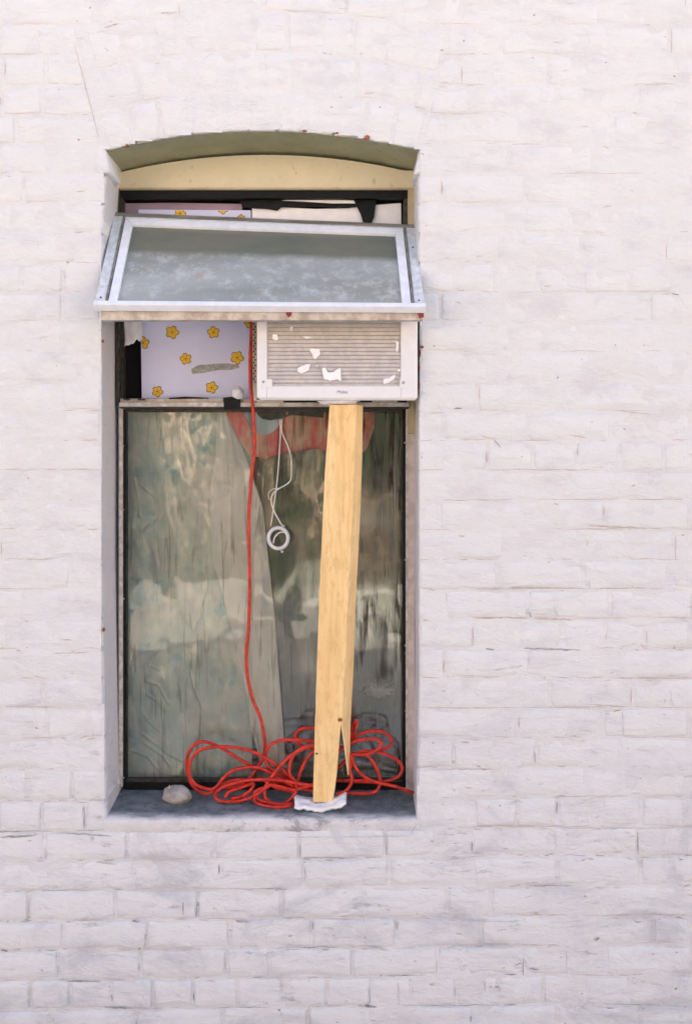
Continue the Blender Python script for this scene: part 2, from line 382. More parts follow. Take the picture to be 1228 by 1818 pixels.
def fill_row(i, xa, xb, cutL=None, cutR=None, deepL=False, deepR=False, yb_fn=None):
    ya, yb = rows[i], rows[i+1]; rnd = random.Random(i * 31 + int(xa) % 97)
    # bond is shared across the whole row: same joint positions either side of the window
    rr = random.Random(i * 17 + 5); js = []; x = X0 - rr.uniform(0, 140); hdr = (i % 6 == 2)
    if i % 2: x -= 72
    while x < X1:
        js.append(x); x += (76 if hdr or rr.random() < .10 else 150) + rr.uniform(-5, 5)
    js = [j for j in js if xa + 24 < j < xb - 24]
    ed = [xa] + js + [xb]
    for k in range(len(ed) - 1):
        if k: JOINTS.append((ed[k], ya, yb))
        a, b = ed[k], ed[k+1]; g = 2.3; gv = rnd.uniform(1.8, 3.0)
        la = a + (0 if (k == 0 and cutL) else g); lb = b - (0 if (k == len(ed)-2 and cutR) else g)
        t, bt = ya + gv, yb - gv
        c = [[la, t], [lb, t], [lb, bt], [la, bt]]
        if k == 0 and cutL: c[0][0] = cutL(t) + 1.5; c[3][0] = cutL(bt) + 1.5
        if k == len(ed)-2 and cutR: c[1][0] = cutR(t) - 1.5; c[2][0] = cutR(bt) - 1.5
        if k == 0 and deepL: jx = rnd.uniform(-.6, .6); c[0][0] += jx; c[3][0] += jx
        if k == len(ed)-2 and deepR: jx = rnd.uniform(-.6, .6); c[1][0] += jx; c[2][0] += jx
        for q in c: q[1] = ly(q[1], q[0])
        if yb_fn:
            for q in (c[2], c[3]): q[1] = min(q[1], yb_fn(q[0]) - 2)
        dp = .168 if (k == 0 and deepL) or (k == len(ed)-2 and deepR) else .10
        put_brick([tuple(q) for q in c], dp)
for i in range(len(rows) - 1):
    ya, yb = rows[i], rows[i+1]
    if yb < 62:
        fill_row(i, X0, X1, yb_fn=(lambda x: extr(x) if 120 < x < 812 else 9999) if yb > 0 else None)
    elif ya < 262:
        fill_row(i, X0, archL((ya+yb)/2), cutR=lambda y: archL(y)); fill_row(i, archR((ya+yb)/2), X1, cutL=lambda y: archR(y))
    elif ya < 1420:
        fill_row(i, X0, edgeL((ya+yb)/2), cutR=edgeL, deepR=True); fill_row(i, edgeR((ya+yb)/2), X1, cutL=edgeR, deepL=True)
    else:
        fill_row(i, X0, X1)
# three rings of voussoirs
for ring in range(3):
    r0, r1 = R_ARC + 71*ring + 1.5, R_ARC + 71*(ring+1) - 1.5
    n = 11; ph = (0, .5, .25)[ring]
    cuts = [0] + [k + ph for k in range(0 if ph else 1, n) if 0 < k + ph < n] + [n]
    for a, b in zip(cuts, cuts[1:]):
        t0 = -TH + 2*TH*a/n + .0016; t1 = -TH + 2*TH*b/n - .0016
        f = lambda r, t: (ACX + r*math.sin(t), ACY - r*math.cos(t))
        put_brick([f(r1, t0), f(r1, t1), f(r0, t1), f(r0, t0)], .168 if ring == 0 else .10, 1.)
bricks.sort(key=lambda b: -b[0])
NIND = 0
rest_V, rest_F = [], []
for ar, V, F in bricks:
    if ar > 0 and NIND < 298:
        poly('brick', V, F, M_wall, wall, smooth=True); NIND += 1
    else:
        o_ = len(rest_V); rest_V += V; rest_F += [tuple(i + o_ for i in f) for f in F]
if rest_V: tag(poly('brick_courses', rest_V, rest_F, M_wall, wall, smooth=True), kind='stuff')
print('bricks', len(bricks), 'individual', NIND)

# mortar, overpainted: one uneven sheet that comes flush with the bricks in places
st_ = 5.0
gx = np.arange(X0, X1 + 1, st_); gy = np.arange(Y0, 1940, st_)
GX, GY = np.meshgrid(gx, gy)
WX = (GX - CX) * S; WZ = CZ + (CY - GY) * S
flush = smoothstep(650, 1500, GY)
rec = .0006 + .0021 * flush
hgt = rec + (.0017 + .0024*flush) * npnoise(WX, WZ, .09, 1) + .0011 * npnoise(WX, WZ, .035, 2) + .0009 * npnoise(WX, WZ, .014, 3)
hgt = np.maximum(hgt, -.0006)
lEdge = np.interp(GY, [t[1] for t in lx], [t[0] for t in lx]); rEdge = np.interp(GY, [t[1] for t in rx], [t[0] for t in rx])
arcy = ACY - np.sqrt(np.maximum(R_ARC**2 - (GX-ACX)**2, 0))
inside = (GX > lEdge) & (GX < rEdge) & (GY > arcy) & (GY < 1454)
ny_, nx_ = GX.shape
Vm = np.stack([WX, hgt, WZ], -1).reshape(-1, 3)
idx = np.arange(ny_ * nx_).reshape(ny_, nx_)
bad = inside[:-1,:-1] | inside[1:,:-1] | inside[:-1,1:] | inside[1:,1:]
Fm = np.stack([idx[:-1,:-1], idx[1:,:-1], idx[1:,1:], idx[:-1,1:]], -1)[~bad]
poly('mortar', Vm.tolist(), [tuple(f) for f in Fm.tolist()], M_joint, wall, smooth=True)
# hairline cracks and grime where the paint has parted along the joints
def skin_y(px, py):
    p = P(px, py); j = min(max(int(round((py - Y0)/st_)), 0), ny_-1); i = min(max(int(round((px - X0)/st_)), 0), nx_-1)
    return min(hgt[j, i], surf(p.x, p.z) - .0008) - .0004
def in_open(px, py):
    if not (edgeL(py) - 3 < px < edgeR(py) + 3): return False
    return ACY - math.sqrt(max(R_ARC**2 - (px-ACX)**2, 0)) - 3 < py < 1484
CR = {0: ([], []), 1: ([], []), 2: ([], [])}
def crack(pts, wf, m):
    V, F = CR[m]; n0 = len(V); k = 0
    for i, (a, b) in enumerate(pts):
        w_ = wf(i / max(len(pts)-1, 1), a, b)
        q = pts[min(i+1, len(pts)-1)]; o = pts[max(i-1, 0)]; dx, dy = q[0]-o[0], q[1]-o[1]; ll = math.hypot(dx, dy) or 1
        nx, ny = -dy/ll*w_/2, dx/ll*w_/2; y = skin_y(a, b)
        A_, B_ = P(a+nx, b+ny), P(a-nx, b-ny); V += [(A_.x, y, A_.z), (B_.x, y, B_.z)]
        if k: F.append((n0+2*k-2, n0+2*k-1, n0+2*k+1, n0+2*k))
        k += 1
crd = random.Random(11)
for i in range(len(rows)):
    yb_ = rows[i]
    if yb_ < -60 or yb_ > 1880: continue
    run = []; x = -160.
    def flushrun():
        global run
        if len(run) > 3:
            mean = sum(q[1] for q in run)/len(run); dk = mean > 1430 and crd.random() < .45
            hgt_ = crd.uniform(.7, 1.7) * (1 if mean > 780 else .65)
            crack(run, lambda t, a, b: .25 + hgt_ * math.sin(min(t, 1-t)*math.pi)**.5 * (.75 + .8*pn(Vector((a*.07, b*.3, 2)))), 1 if dk else 0)
        run = []
    while x < 1400:
        py = ly(yb_, x) - 2.0 + 1.6*pn(Vector((x*.035, yb_, 6))) + .9*pn(Vector((x*.13, yb_, 9)))
        pr = pn(Vector((x*.009, yb_*.37, 4))) + .5*pn(Vector((x*.05, yb_*.5, 14)))
        thr = .22 if yb_ < 760 else (-.02 if x > 700 and yb_ < 1380 else .06)
        arch_zone = 20 < yb_ < 268 and archL(yb_) < x < archR(yb_)
        if pr > thr and not in_open(x, py) and not arch_zone: run.append((x, py))
        else: flushrun()
        x += 3.0
    flushrun()
for x, ya_, yb_ in JOINTS:
    if not (-100 < x < 1340 and -60 < ya_ < 1860) or crd.random() > (.16 if ya_ < 800 else .42): continue
    a = crd.uniform(.05, .5); b = crd.uniform(a+.2, 1.); n = 8; off = crd.choice((-2, 2))
    pts = [(x + off + .9*pn(Vector((k*.5, x, ya_))), ly(ya_ + (yb_-ya_)*(a+(b-a)*k/n), x)) for k in range(n+1)]
    if any(in_open(*q) for q in pts): continue
    w0 = crd.uniform(.6, 2.2); crack(pts, lambda t, *z: .3 + w0*math.sin(t*math.pi)**.7, 1 if ya_ > 1400 and crd.random() < .5 else 0)
for k in range(420):     # short stray scratches and peeled flakes
    x, y = crd.uniform(0, 1228), crd.choice([crd.uniform(0, 1818), crd.uniform(900, 1818), crd.uniform(1100, 1818)])
    if crd.random() < .65:                              # most of them gather along the joints
        row_ = min(rows, key=lambda q: abs(q - y)); y = ly(row_, x) + crd.gauss(0, 3.5)
    if pn(Vector((x*.006, y*.006, 33))) < -.12: continue
    if in_open(x, y) : continue
    a = crd.gauss(0, .14); ln = crd.uniform(4, 20); n = 8
    pts = [(x + ln*(t/n)*math.cos(a), y + ln*(t/n)*math.sin(a) + 2.2*pn(Vector((t*.5, k, 1)))) for t in range(n+1)]
    if any(in_open(*q) for q in pts): continue
    w0 = crd.uniform(.5, 2.0) * (1.5 if crd.random() < .15 else 1); crack(pts, lambda t, *z: .2 + w0*math.sin(t*math.pi), 1 if y > 1350 and crd.random() < .3 else 0)
MARKS = [(1042,933,1173,939,3,0),(907,1043,1044,1045,2,0),(839,1096,935,1097,2,0),(947,1098,1014,1100,3.5,0),(929,1151,1030,1154,3.5,1),(861,1152,877,1153,3.5,1),(978,1067,990,1096,2.5,2),
 (939,1085,942,1096,4,1),(875,1190,927,1182,4,2),(792,1257,919,1256,2,0),(1038,1250,1113,1255,2,0),(1082,1204,1228,1204,1.5,0),(1044,1031,1046,1045,3,2),(1104,1263,1106,1307,3,2),(1189,1224,1193,1255,2,2),
 (0,1486,65,1483,4,1),(100,1478,200,1484,2.5,1),(170,1530,208,1534,2,0),(235,1634,248,1636,5,1),(418,1634,440,1636,6,1),(120,1741,180,1742,3,1),(185,1787,240,1790,4,1),(460,1577,510,1578,2,1),
 (390,1560,408,1552,4,2),(325,1600,326,1625,2,1),(570,1645,600,1650,4,2),(2,1686,15,1688,4,1),(498,1795,505,1818,5,2),(779,1366,889,1365,1.5,0),(764,1632,909,1636,3.5,2),(646,1630,649,1677,3,1),
 (639,1679,691,1687,3,2),(706,1742,709,1785,4,2),(646,1785,669,1787,5,1),(859,1740,861,1760,3,2),(1004,1687,1006,1730,2,2),(1054,1670,1064,1665,4,1),(1056,1625,1224,1623,1.5,0),(994,1470,1222,1470,1.2,0),
 (500,1486,727,1484,2,2),(727,1484,739,1462,1.5,2),(963,509,978,507,3,0),(988,670,991,671,5,1),(804,725,820,725,3,1),(1090,728,1153,736,2,0),(1190,522,1205,523,2.5,1),(185,50,212,42,2.5,0),
 (285,24,315,22,3,0),(572,94,580,95,3,1),(132,75,176,245,1.3,0),(762,733,790,733,1.5,0),(840,774,880,778,1.6,0),(876,780,888,795,2.5,1),(1010,772,1042,778,2,0),(302,1393,300,1400,2,0),(94,1160,160,1158,1.8,0)]
for k, (x0, y0_, x1, y1_, w0, m_) in enumerate(MARKS):
    n = max(6, int(math.hypot(x1-x0, y1_-y0_)/4))
    pts = [(x0+(x1-x0)*t/n + .8*pn(Vector((t*.6, k, 8))), y0_+(y1_-y0_)*t/n + 1.3*pn(Vector((t*.35, k, 1)))) for t in range(n+1)]
    crack(pts, lambda t, a, b: .3 + w0*math.sin(min(max(t,.0),1.)*math.pi)**.5*(.6 + .9*abs(pn(Vector((a*.11, b*.11, k))))), m_)
M_smudge = simple('grey_smudge', (.52,.53,.56), .9, .12, 30, .0003, dark=(.70,.70,.72))
M_crack = simple('brown_crack_grime', (.50,.41,.36), .9, .10, 30, .0003, dark=(.66,.60,.57))
M_crackd = simple('blue_grey_grime', (.22,.24,.26), .9, .2, 25, .0003, dark=(.50,.50,.51))
for m_, mt in ((0, M_crack), (1, M_crackd), (2, M_smudge)):
    tag(poly('paint_crack', CR[m_][0], CR[m_][1], mt, wall), kind='stuff')
# core behind bricks (carries the joints inside the reveals)
def core(name, pts, y0, y1):
    bm = bmesh.new(); f = [bm.verts.new((P(a, b).x, y0, P(a, b).z)) for a, b in pts]; g = [bm.verts.new((v.co.x, y1, v.co.z)) for v in f]
    n = len(f); bm.faces.new(f); bm.faces.new(g[::-1])
    for i in range(n): bm.faces.new((f[i], f[(i+1)%n], g[(i+1)%n], g[i]))
    return from_bm(name, bm, M_reveal, wall)
ysL = [262] + list(range(300, 1440, 40)) + [1480]
core('wall_core', [(edgeL(y)-.1, y) for y in ysL] + [(X0, 1480), (X0, 262)], .012, .19)
core('wall_core', [(edgeR(y)+.1, y) for y in ysL] + [(X1, 1480), (X1, 262)], .012, .19)
core('wall_core', [(X0, 1470), (X1, 1470), (X1, 1936), (X0, 1936)], .0125, .189)
arcp = [(ACX + (R_ARC+2)*math.sin(t), ACY - (R_ARC+2)*math.cos(t)) for t in np.linspace(-TH, TH, 21)]
core('wall_core', [(X0, 268), (X0, Y0)] + [(X1, Y0), (X1, 268)] + arcp[::-1], .0115, .188)
# outer facade beyond the detailed courses, then the rest of the building so the sun is kept off this side
za, zb = P(0, Y0).z, 7.6; xa, xb = P(X0, 0).x, P(X1, 0).x
zb = 7.0
box('upper_facade', -8, 8, .004, .187, za, zb, M_shell, wall)
bm = bmesh.new(); gp = [(-.35, zb), (.35, 7.7), (.7, 8.2), (1.25, 8.25), (1.55, 7.3), (1.95, 7.001)]
f = [bm.verts.new((a, .004, b)) for a, b in gp]; g = [bm.verts.new((a, 2.2, b)) for a, b in gp]
bm.faces.new(f); bm.faces.new(g[::-1])
for i in range(6): bm.faces.new((f[i], f[(i+1)%6], g[(i+1)%6], g[i]))
from_bm('shadow_gable', bm, M_shell, wall)  # unseen gable, added to slant the roof's shadow edge on the street
box('side_facade', -8, xa, .005, .186, 0, za - .001, M_shell, wall)
box('side_facade', xb, 8, .005, .186, 0, za - .001, M_shell, wall)
box('roof_slab', -8, 8, .19, 5, 6.7, 6.99, M_room, wall)
box('back_wall', -8, 8, 5, 5.2, 0, 6.99, M_room, wall)
box('end_wall', -8.2, -8, 0, 5.2, 0, 6.99, M_room, wall); box('end_wall', 8, 8.2, 0, 5.2, 0, 6.99, M_room, wall)
box('room_wall', -1.3, -1.25, .19, 2.6, 0.1, 3, M_room, wall); box('room_wall', 1.25, 1.3, .19, 2.6, 0.1, 3, M_room, wall)
box('room_wall', -1.3, 1.3, 2.6, 2.65, 0.1, 3, M_room, wall); box('room_ceiling', -1.3, 1.3, .19, 2.65, 3, 3.05, M_room, wall)

# sill
def sill_z(y): return P(0, 1453, 0).z + (P(0, 1397, .17).z - P(0, 1453, 0).z) * max(y, 0) / .17
Vs, Fs = [], []; nx2, ny2 = 90, 24
a0, b0 = P(184, 0).x, P(744, 0).x
for j in range(ny2 + 1):
    y = -.0005 + .18 * j / ny2
    for i in range(nx2 + 1):
        x = a0 + (b0-a0)*i/nx2
        rd = .004 * (1 if j == 0 else .25 if j == 1 else 0)
        Vs.append((x, y, sill_z(y) - rd + .0012*pn(Vector((x*20, y*20, 2))) + .0006*pn(Vector((x*70, y*70, 3)))))
for j in range(ny2):
    for i in range(nx2): k = j*(nx2+1)+i; Fs.append((k, k+1, k+nx2+2, k+nx2+1))
# front band going down to the first course under the window
for r_, (yy, zpx) in enumerate(((-.001, 1462), (.0005, 1473), (.006, 1482))):
    for i in range(nx2 + 1):
        x = a0 + (b0-a0)*i/nx2
        Vs.append((x, yy + .0012*pn(Vector((x*25, zpx, 1))), P(0, zpx).z + .002*pn(Vector((x*18, zpx, 7)))))
base = (ny2+1)*(nx2+1)
top = list(range(nx2+1))
prev = top
for r_ in range(3):
    cur = [base + r_*(nx2+1) + i for i in range(nx2+1)]
    for i in range(nx2): Fs.append((prev[i], cur[i], cur[i+1], prev[i+1]))
    prev = cur
poly('window_sill', Vs, [f for f in Fs], M_sill, wall, smooth=True)

# painted skin of the arch soffit
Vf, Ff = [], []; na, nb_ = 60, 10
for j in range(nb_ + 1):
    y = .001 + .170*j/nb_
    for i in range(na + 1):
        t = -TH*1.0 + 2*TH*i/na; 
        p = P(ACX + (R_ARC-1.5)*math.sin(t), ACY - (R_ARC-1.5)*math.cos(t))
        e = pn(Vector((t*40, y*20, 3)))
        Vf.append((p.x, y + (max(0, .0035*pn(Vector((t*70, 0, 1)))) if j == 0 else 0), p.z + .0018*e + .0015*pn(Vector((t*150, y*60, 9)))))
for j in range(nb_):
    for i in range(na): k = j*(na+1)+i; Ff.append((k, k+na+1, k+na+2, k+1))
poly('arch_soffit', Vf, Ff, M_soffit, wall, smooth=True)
# broken bits of red brick showing at the arch edge and the right jamb
for (px, py, w_, h_) in ((540,232,11,5),(652,243,12,8),(598,236,6,4),(226,258,5,6),(749,616,7,6),(745.5,628,3.5,16),(744,652,3,22),(743.5,684,2.5,20),(182,605,4,7),(184,1118,5,8)):
    rnd = random.Random(px)
    pts = [(px + w_/2*math.cos(a)*rnd.uniform(.7,1.1), py + h_/2*math.sin(a)*rnd.uniform(.7,1.1)) for a in np.linspace(0, math.tau, 8)[:-1]]
    prism('brick_chip', pts, -.0030, .008, M_brickred, wall, bev=.0006)

# ------------------------------------------------------------------ the window
YF = .135                                   # depth of the window's face
win = empty('window', P(468, 1396, .17), 'tall dirty arched-top window with its upper sash tilted open on a white wall', 'window')
# cream tympanum panel filling the arch
rb = lambda y: R_ARC * D / D
pts = [(ACX + 6 + (1096)*math.sin(t), 1371 - (1096)*math.cos(t)) for t in np.linspace(-.247, .247, 24)]
pts = [(a, b) for a, b in pts if 204 < a < 734]
prism('arch_panel', [(204, 334)] + [(204, pts[0][1])] + pts + [(734, pts[-1][1]), (734, 334)], .150, .03, M_lintel, win)
pbox('head_drip', 205, 333, 733, 336.5, .143, .03, M_creamwood, win, .001)
pbox('head_rail', 212, 336.5, 728, 352, .152, .04, M_black, win, .0015)  # coloured black to stand for the unlit void at the window head
# jambs
pbox('jamb', 206.5, 334, 212, 716, .138, .05, M_darkframe, win, .001)
pbox('jamb', 211, 716, 217.5, 1398, .138, .05, M_transom, win, .001)
pbox('jamb', 724, 334, 736, 770, .140, .05, M_creamwood, win, .0015)
pbox('jamb', 724, 770.5, 736, 1404, .1405, .05, simple('pinkish_white_jamb', (.62,.54,.50), .7, .12, 30, .001), win, .0015)
pbox('inner_jamb', 212, 345, 219, 712, .158, .03, M_darkframe, win, .001)
pbox('inner_jamb', 716, 345, 724, 712, .156, .03, M_darkframe, win, .001)
pbox('jamb_bead', 720, 726, 724, 1400, .144, .03, M_transom, win, .0007)
pbox('gasket', 217.5, 727, 223.5, 1400, .148, .03, M_black, win, .0012)
pbox('gasket', 714.5, 727, 720, 1400, .148, .03, M_black, win, .0012)
pbox('gasket', 223.5, 1389, 714.5, 1402, .150, .03, M_black, win, .0012)
pbox('gasket', 223.5, 724, 714.5, 731, .151, .03, M_darkframe, win, .0012)
pbox('bottom_bead', 224, 1383, 714, 1389, .153, .02, M_darkframe, win, .001)
# transom
pbox('transom', 212, 714.5, 726, 722, .128, .05, M_transom, win, .0012)
pbox('transom_lip', 212, 722, 726, 725, .133, .04, M_darkframe, win, .0008)
pbox('transom_top', 214, 707.5, 724, 714.5, .139, .04, M_beige, win, .0015)
# fixed pane (real thickness)
pbox('pane', 222, 728, 716, 1391, .160, .003, M_glass, win)
# screw heads along the gaskets
def screw(px, py, y, r, parent, mat=M_steel, name='screw'):
    bm = bmesh.new(); bmesh.ops.create_uvsphere(bm, u_segments=10, v_segments=6, radius=r)
    for v in bm.verts: v.co.y *= .55
    bmesh.ops.translate(bm, vec=P(px, py, y), verts=bm.verts)
    return from_bm(name, bm, mat, parent, smooth=True)
for px, py in ((219,792),(219,905),(220,1063),(220,1381)): screw(px, py, .147, .0024, win)
for px, py in ((718,786),(719,994),(719,1146),(720,1160),(720,1262)): screw(px, py, .147, .0024, win)
# flakes of old putty on the transom
rnd = random.Random(3)
for k in range(26):
    px = rnd.choice([rnd.uniform(222, 262), rnd.uniform(225, 440), rnd.uniform(660, 720)]); s_ = rnd.uniform(2, 6)
    pts = [(px + s_*math.cos(a)*rnd.uniform(.5,1.2), 709 + s_*.5*math.sin(a)*rnd.uniform(.4,1)) for a in np.linspace(0, math.tau, 7)[:-1]]
    prism('putty_flake', pts, .136 + rnd.uniform(-.001, .001), .004, rnd.choice([M_transom, M_black, M_beige, M_darkframe]), win)
tape = prism('black_tape', [(396,706),(412,704),(427,709),(426,726),(398,727)], .1245, .004, M_black, win, .0008)
prism('black_tape', [(300,706),(330,704),(371,706),(370,707.5),(300,708.5)], .1365, .003, M_black, win)

# tilted sash: top hinged at the frame, bottom pushed out over the pavement
TLc, TRc, BLc, BRc = P(205, 381, .125), P(735, 403, .125), P(169, 545, -.105), P(753, 549, -.105)
def sp(u, v, n=0.):      # point on the sash plane; n = outwards
    p = (TLc*(1-u)+TRc*u)*(1-v) + (BLc*(1-u)+BRc*u)*v
    nn = (BLc - TLc).cross(TRc - TLc).normalized()
    if nn.y > 0: nn = -nn
    return p + nn * n
def sash_bar(name, u0, v0, u1, v1, n0, n1, mat, parent, bev=.001, mitre=None):
    bm = bmesh.new(); q = mitre or ((u0,v0),(u1,v0),(u1,v1),(u0,v1))
    f = [bm.verts.new(sp(a, b, n1)) for a, b in q]; g = [bm.verts.new(sp(a, b, n0)) for a, b in q]
    bm.faces.new(f); bm.faces.new(g[::-1])
    for i in range(4): bm.faces.new((f[i], f[(i+1)%4], g[(i+1)%4], g[i]))
    return from_bm(name, bm, mat, parent, bev=bev)
sash = sash_bar('sash', 0, 0, 1, .045, -.012, .008, M_alud, win)          # top rail carries the others
sash_bar('top_bead', .03, .05, .97, .062, -.006, .009, M_alu, sash)
sash_bar('stile', 0, .045, .030, 1.0, -.012, .008, M_alu, sash)
sash_bar('stile', .970, .045, 1, 1.0, -.012, .008, M_alu, sash)
sash_bar('stile_bead', .032, .045, .038, .995, -.010, .011, M_alud, sash, .0006)
sash_bar('stile_bead', .962, .045, .968, .995, -.010, .011, M_alud, sash, .0006)
fr_v, fr_u0 = .065, .040
sash_bar('pane_bead', 0,0,0,0, -.006, .009, M_aluw, sash, .0008, mitre=((fr_u0,fr_v),(1-fr_u0,fr_v),(1-fr_u0-.028,fr_v+.075),(fr_u0+.028,fr_v+.075)))
sash_bar('pane_bead', 0,0,0,0, -.006, .009, M_aluw, sash, .0008, mitre=((fr_u0,fr_v+.003),(fr_u0+.027,fr_v+.078),(fr_u0+.027,.965),(fr_u0,.965)))
sash_bar('pane_bead', 0,0,0,0, -.006, .009, M_aluw, sash, .0008, mitre=((1-fr_u0,fr_v+.003),(1-fr_u0,.965),(1-fr_u0-.027,.965),(1-fr_u0-.027,fr_v+.078)))
sash_bar('pane_bead', -.004, .968, 1.004, 1.012, -.010, .012, M_aluw, sash, .003)
sash_bar('sash_pane', fr_u0+.02, fr_v+.06, 1-fr_u0-.02, .975, -.002, .001, M_sashglass, sash, 0)
# the beige underside rail below the drip
a, b = P(178, 551, -.098), P(751, 568, -.098)
o = box('bottom_rail', a.x, b.x, -.094, -.070, b.z, a.z, M_beige, sash, .002)
box('drip_gap', a.x + .002, b.x - .002, -.090, -.075, a.z, a.z + .006, M_black, sash)
prism('paint_mark', [(507,551),(519,550),(517,560),(512,563),(508,558)], -.0965, .003, M_redpaint, sash)
prism('paint_mark', [(740,551),(752,551),(752,563),(744,565)], -.0965, .003, M_redpaint, sash)
for u, v in ((.985,.93),(.985,.30),(.015,.93)):
    bm = bmesh.new(); bmesh.ops.create_uvsphere(bm, u_segments=10, v_segments=6, radius=.0024); bmesh.ops.translate(bm, vec=sp(u, v, .0085), verts=bm.verts)
    from_bm('sash_screw', bm, M_darkframe, sash, smooth=True)

# ------------------------------------------------------------------ behind the upper light: boards and stuffing
fb = empty('flower_board', P(350, 708, .175), 'lilac cardboard panel printed with yellow flowers, stuffed into the window left of the air conditioner', 'board')
prism('board_sheet', [(246,372),(445,373.5),(447,500),(446,708),(252,707),(250,560)], .176, .005, M_lilac, fb)
def flower(px, py, r, seed, clip=None):
    rnd = random.Random(seed); a0_ = rnd.uniform(0, 6)
    def petal_shape(grow):
        out = []
        for k in range(50):
            a = k*math.tau/50; rr = r*(.62 + .38*abs(math.cos((a-a0_)*2.5))**.75) + grow
            out.append((px + rr*math.cos(a), py + rr*math.sin(a)))
        if clip: out = [(min(max(x, clip[0]), clip[1]), min(max(y, clip[2]), clip[3])) for x, y in out]
        return out
    def flat(name, pts, y, mat, parent, ctr):
        v = [P(*ctr, y)] + [P(*q, y) for q in pts]; n = len(pts)
        v2 = v + [q + Vector((0, .0006, 0)) for q in v[1:]]
        F = [(0, 1+k, 1+(k+1) % n) for k in range(n)] + [(1+k, n+1+k, n+1+(k+1)%n, 1+(k+1)%n) for k in range(n)]
        return poly(name, v2, F, mat, parent)
    ctr = (px, py) if not clip else (min(max(px, clip[0]), clip[1]), min(max(py, clip[2]), clip[3]))
    f = flat('flower', petal_shape(.9), .1753, M_brown, fb, ctr)
    flat('petals', petal_shape(-.7), .1747, M_yellow, f, ctr)
    if not clip or (clip[0] < px < clip[1] and clip[2] < py < clip[3]):
        for k in range(5):
            a = a0_ + (k+.5)*math.tau/5; c_, s_ = math.cos(a), math.sin(a)
            q = [(px+c_*r*.25 - s_*.5, py+s_*r*.25 + c_*.5), (px+c_*r*.6, py+s_*r*.6), (px+c_*r*.25 + s_*.5, py+s_*r*.25 - c_*.5)]
            poly('petal_line', [P(*z, .1742) for z in q], [(0,1,2)], M_brown, f)
        flat('flower_eye', [(px + 1.7*math.cos(t), py + 1.7*math.sin(t)) for t in np.linspace(0, math.tau, 9)[:-1]], .1741, M_brown, f, ctr)
for k, (px, py, r, cl) in enumerate(((306,590,11.5,None),(379,590,10.5,None),(330,637,10,None),(421,635,11.5,None),(280,695,9.5,None),
        (376,688,10.5,None),(254,609,11,(252.5,400,0,2000)),(443,573,9,(300,446,0,2000)),(320,379,10,(0,999,373.5,2000)),(396,371,9,(0,999,374,999)),(428,387,6,None),
        (300,480,11,None),(400,450,11,None))):
    flower(px, py, r, k, cl)
prism('tape_mark', [(340,655),(352,648),(380,646),(405,645),(424,648),(425,653),(408,657),(388,657),(362,662),(341,664)], .1754, .0008, M_tape, fb)
cd = prism('card_strip', [(221,361),(300,360),(430,362),(430,385),(221,385)], .182, .003, M_mauve, None)
tag(cd, 'dull mauve strip of card behind the lilac flower board at the top of the window', 'card')
fo = prism('foam_board', [(447,367),(500,368),(560,371),(618,371),(640,366),(712,360),(713,470),(712,520),(447,520)], .181, .02, M_foam, None, .002)
tag(fo, 'white foam board wedged behind the tilted sash above the air conditioner', 'board')
bg_ = prism('black_bag', [(426,355),(470,352),(560,356),(637,352),(668,353),(664,385),(657,401),(646,400),(640,380),(634,366),(616,369),(560,366),(499,367),(492,374),(478,371),(430,368)], .171, .005, M_black, None, .001)
tag(bg_, 'black plastic bag hanging in scraps over the white foam board at the window head', 'plastic bag')
gs = prism('grey_plastic_scrap', [(500,356),(522,353),(600,355),(628,356),(630,361),(590,361),(540,358)], .169, .0015, M_film2, None)
tag(gs, 'thin grey strip of plastic under the dark window head', 'plastic')
# crumpled white scrap at upper left
def sheet(name, fn, nu, nv, mat, parent=None, th=0.):
    V, F = [], []
    for j in range(nv+1):
        for i in range(nu+1): V.append(fn(i/nu, j/nv))
    for j in range(nv):
        for i in range(nu): k = j*(nu+1)+i; F.append((k, k+1, k+nu+2, k+nu+1))
    o = poly(name, V, F, mat, parent, smooth=True)
    if th:
        md = o.modifiers.new('s', 'SOLIDIFY'); md.thickness = th; md.offset = 0
    return o
o = sheet('plastic_wad', lambda u, v: P(220 + 31*u + 2*math.sin(v*9), 500 + v*(116 + 6*pn(Vector((u*5, 1, 2))) - 14*u), .172 + .006*pn(Vector((u*3, v*7, 5)))), 10, 24, M_foam, None, .001)
tag(o, 'crumpled white plastic scrap beside the left jamb above the black gap', 'plastic')
bk = pbox('void_backing', 219, 345, 716, 712, .2065, .01, M_dark)  # added sheet, its black stands for the unlit void behind the boards
tag(bk, 'black sheet added for the unlit void left of the flower board', 'backing')

# ------------------------------------------------------------------ air conditioner
ac = empty('air_conditioner', P(600, 708, .0), 'white window air conditioner with greige louvres, propped up on the pine post', 'air conditioner')
YA = -.030
A = lambda x0, y0, x1, y1, y, th, m, n, b=.001, par=ac: pbox(n, x0, y0, x1, y1, y, th, m, par, b)
A(459, 522, 741, 704, YA + .024, .15, M_acbase, 'casing', .002)
A(456, 516, 474, 707, YA, .022, M_ac, 'front_frame', .003)
A(711, 516, 741, 707, YA, .022, M_ac, 'front_frame', .003)
A(474.2, 516, 710.8, 531, YA, .022, M_ac, 'front_frame', .002)
A(474.2, 685.5, 710.8, 707, YA, .022, M_ac, 'front_frame', .002)
A(460, 703, 738, 710, YA + .006, .03, M_ac, 'bottom_lip', .003)
for x0, x1 in ((462, 483), (709, 722)):
    A(x0, 673, x1, 689, YA - .002, .012, M_ac, 'corner_tab', .0015)
screw(467.5, 678, YA - .0035, .0036, ac, M_steel, 'frame_screw'); screw(716, 679, YA - .0035, .0036, ac, M_steel, 'frame_screw')
A(474, 531, 711, 686, YA + .016, .004, M_fin, 'grille_back', 0)
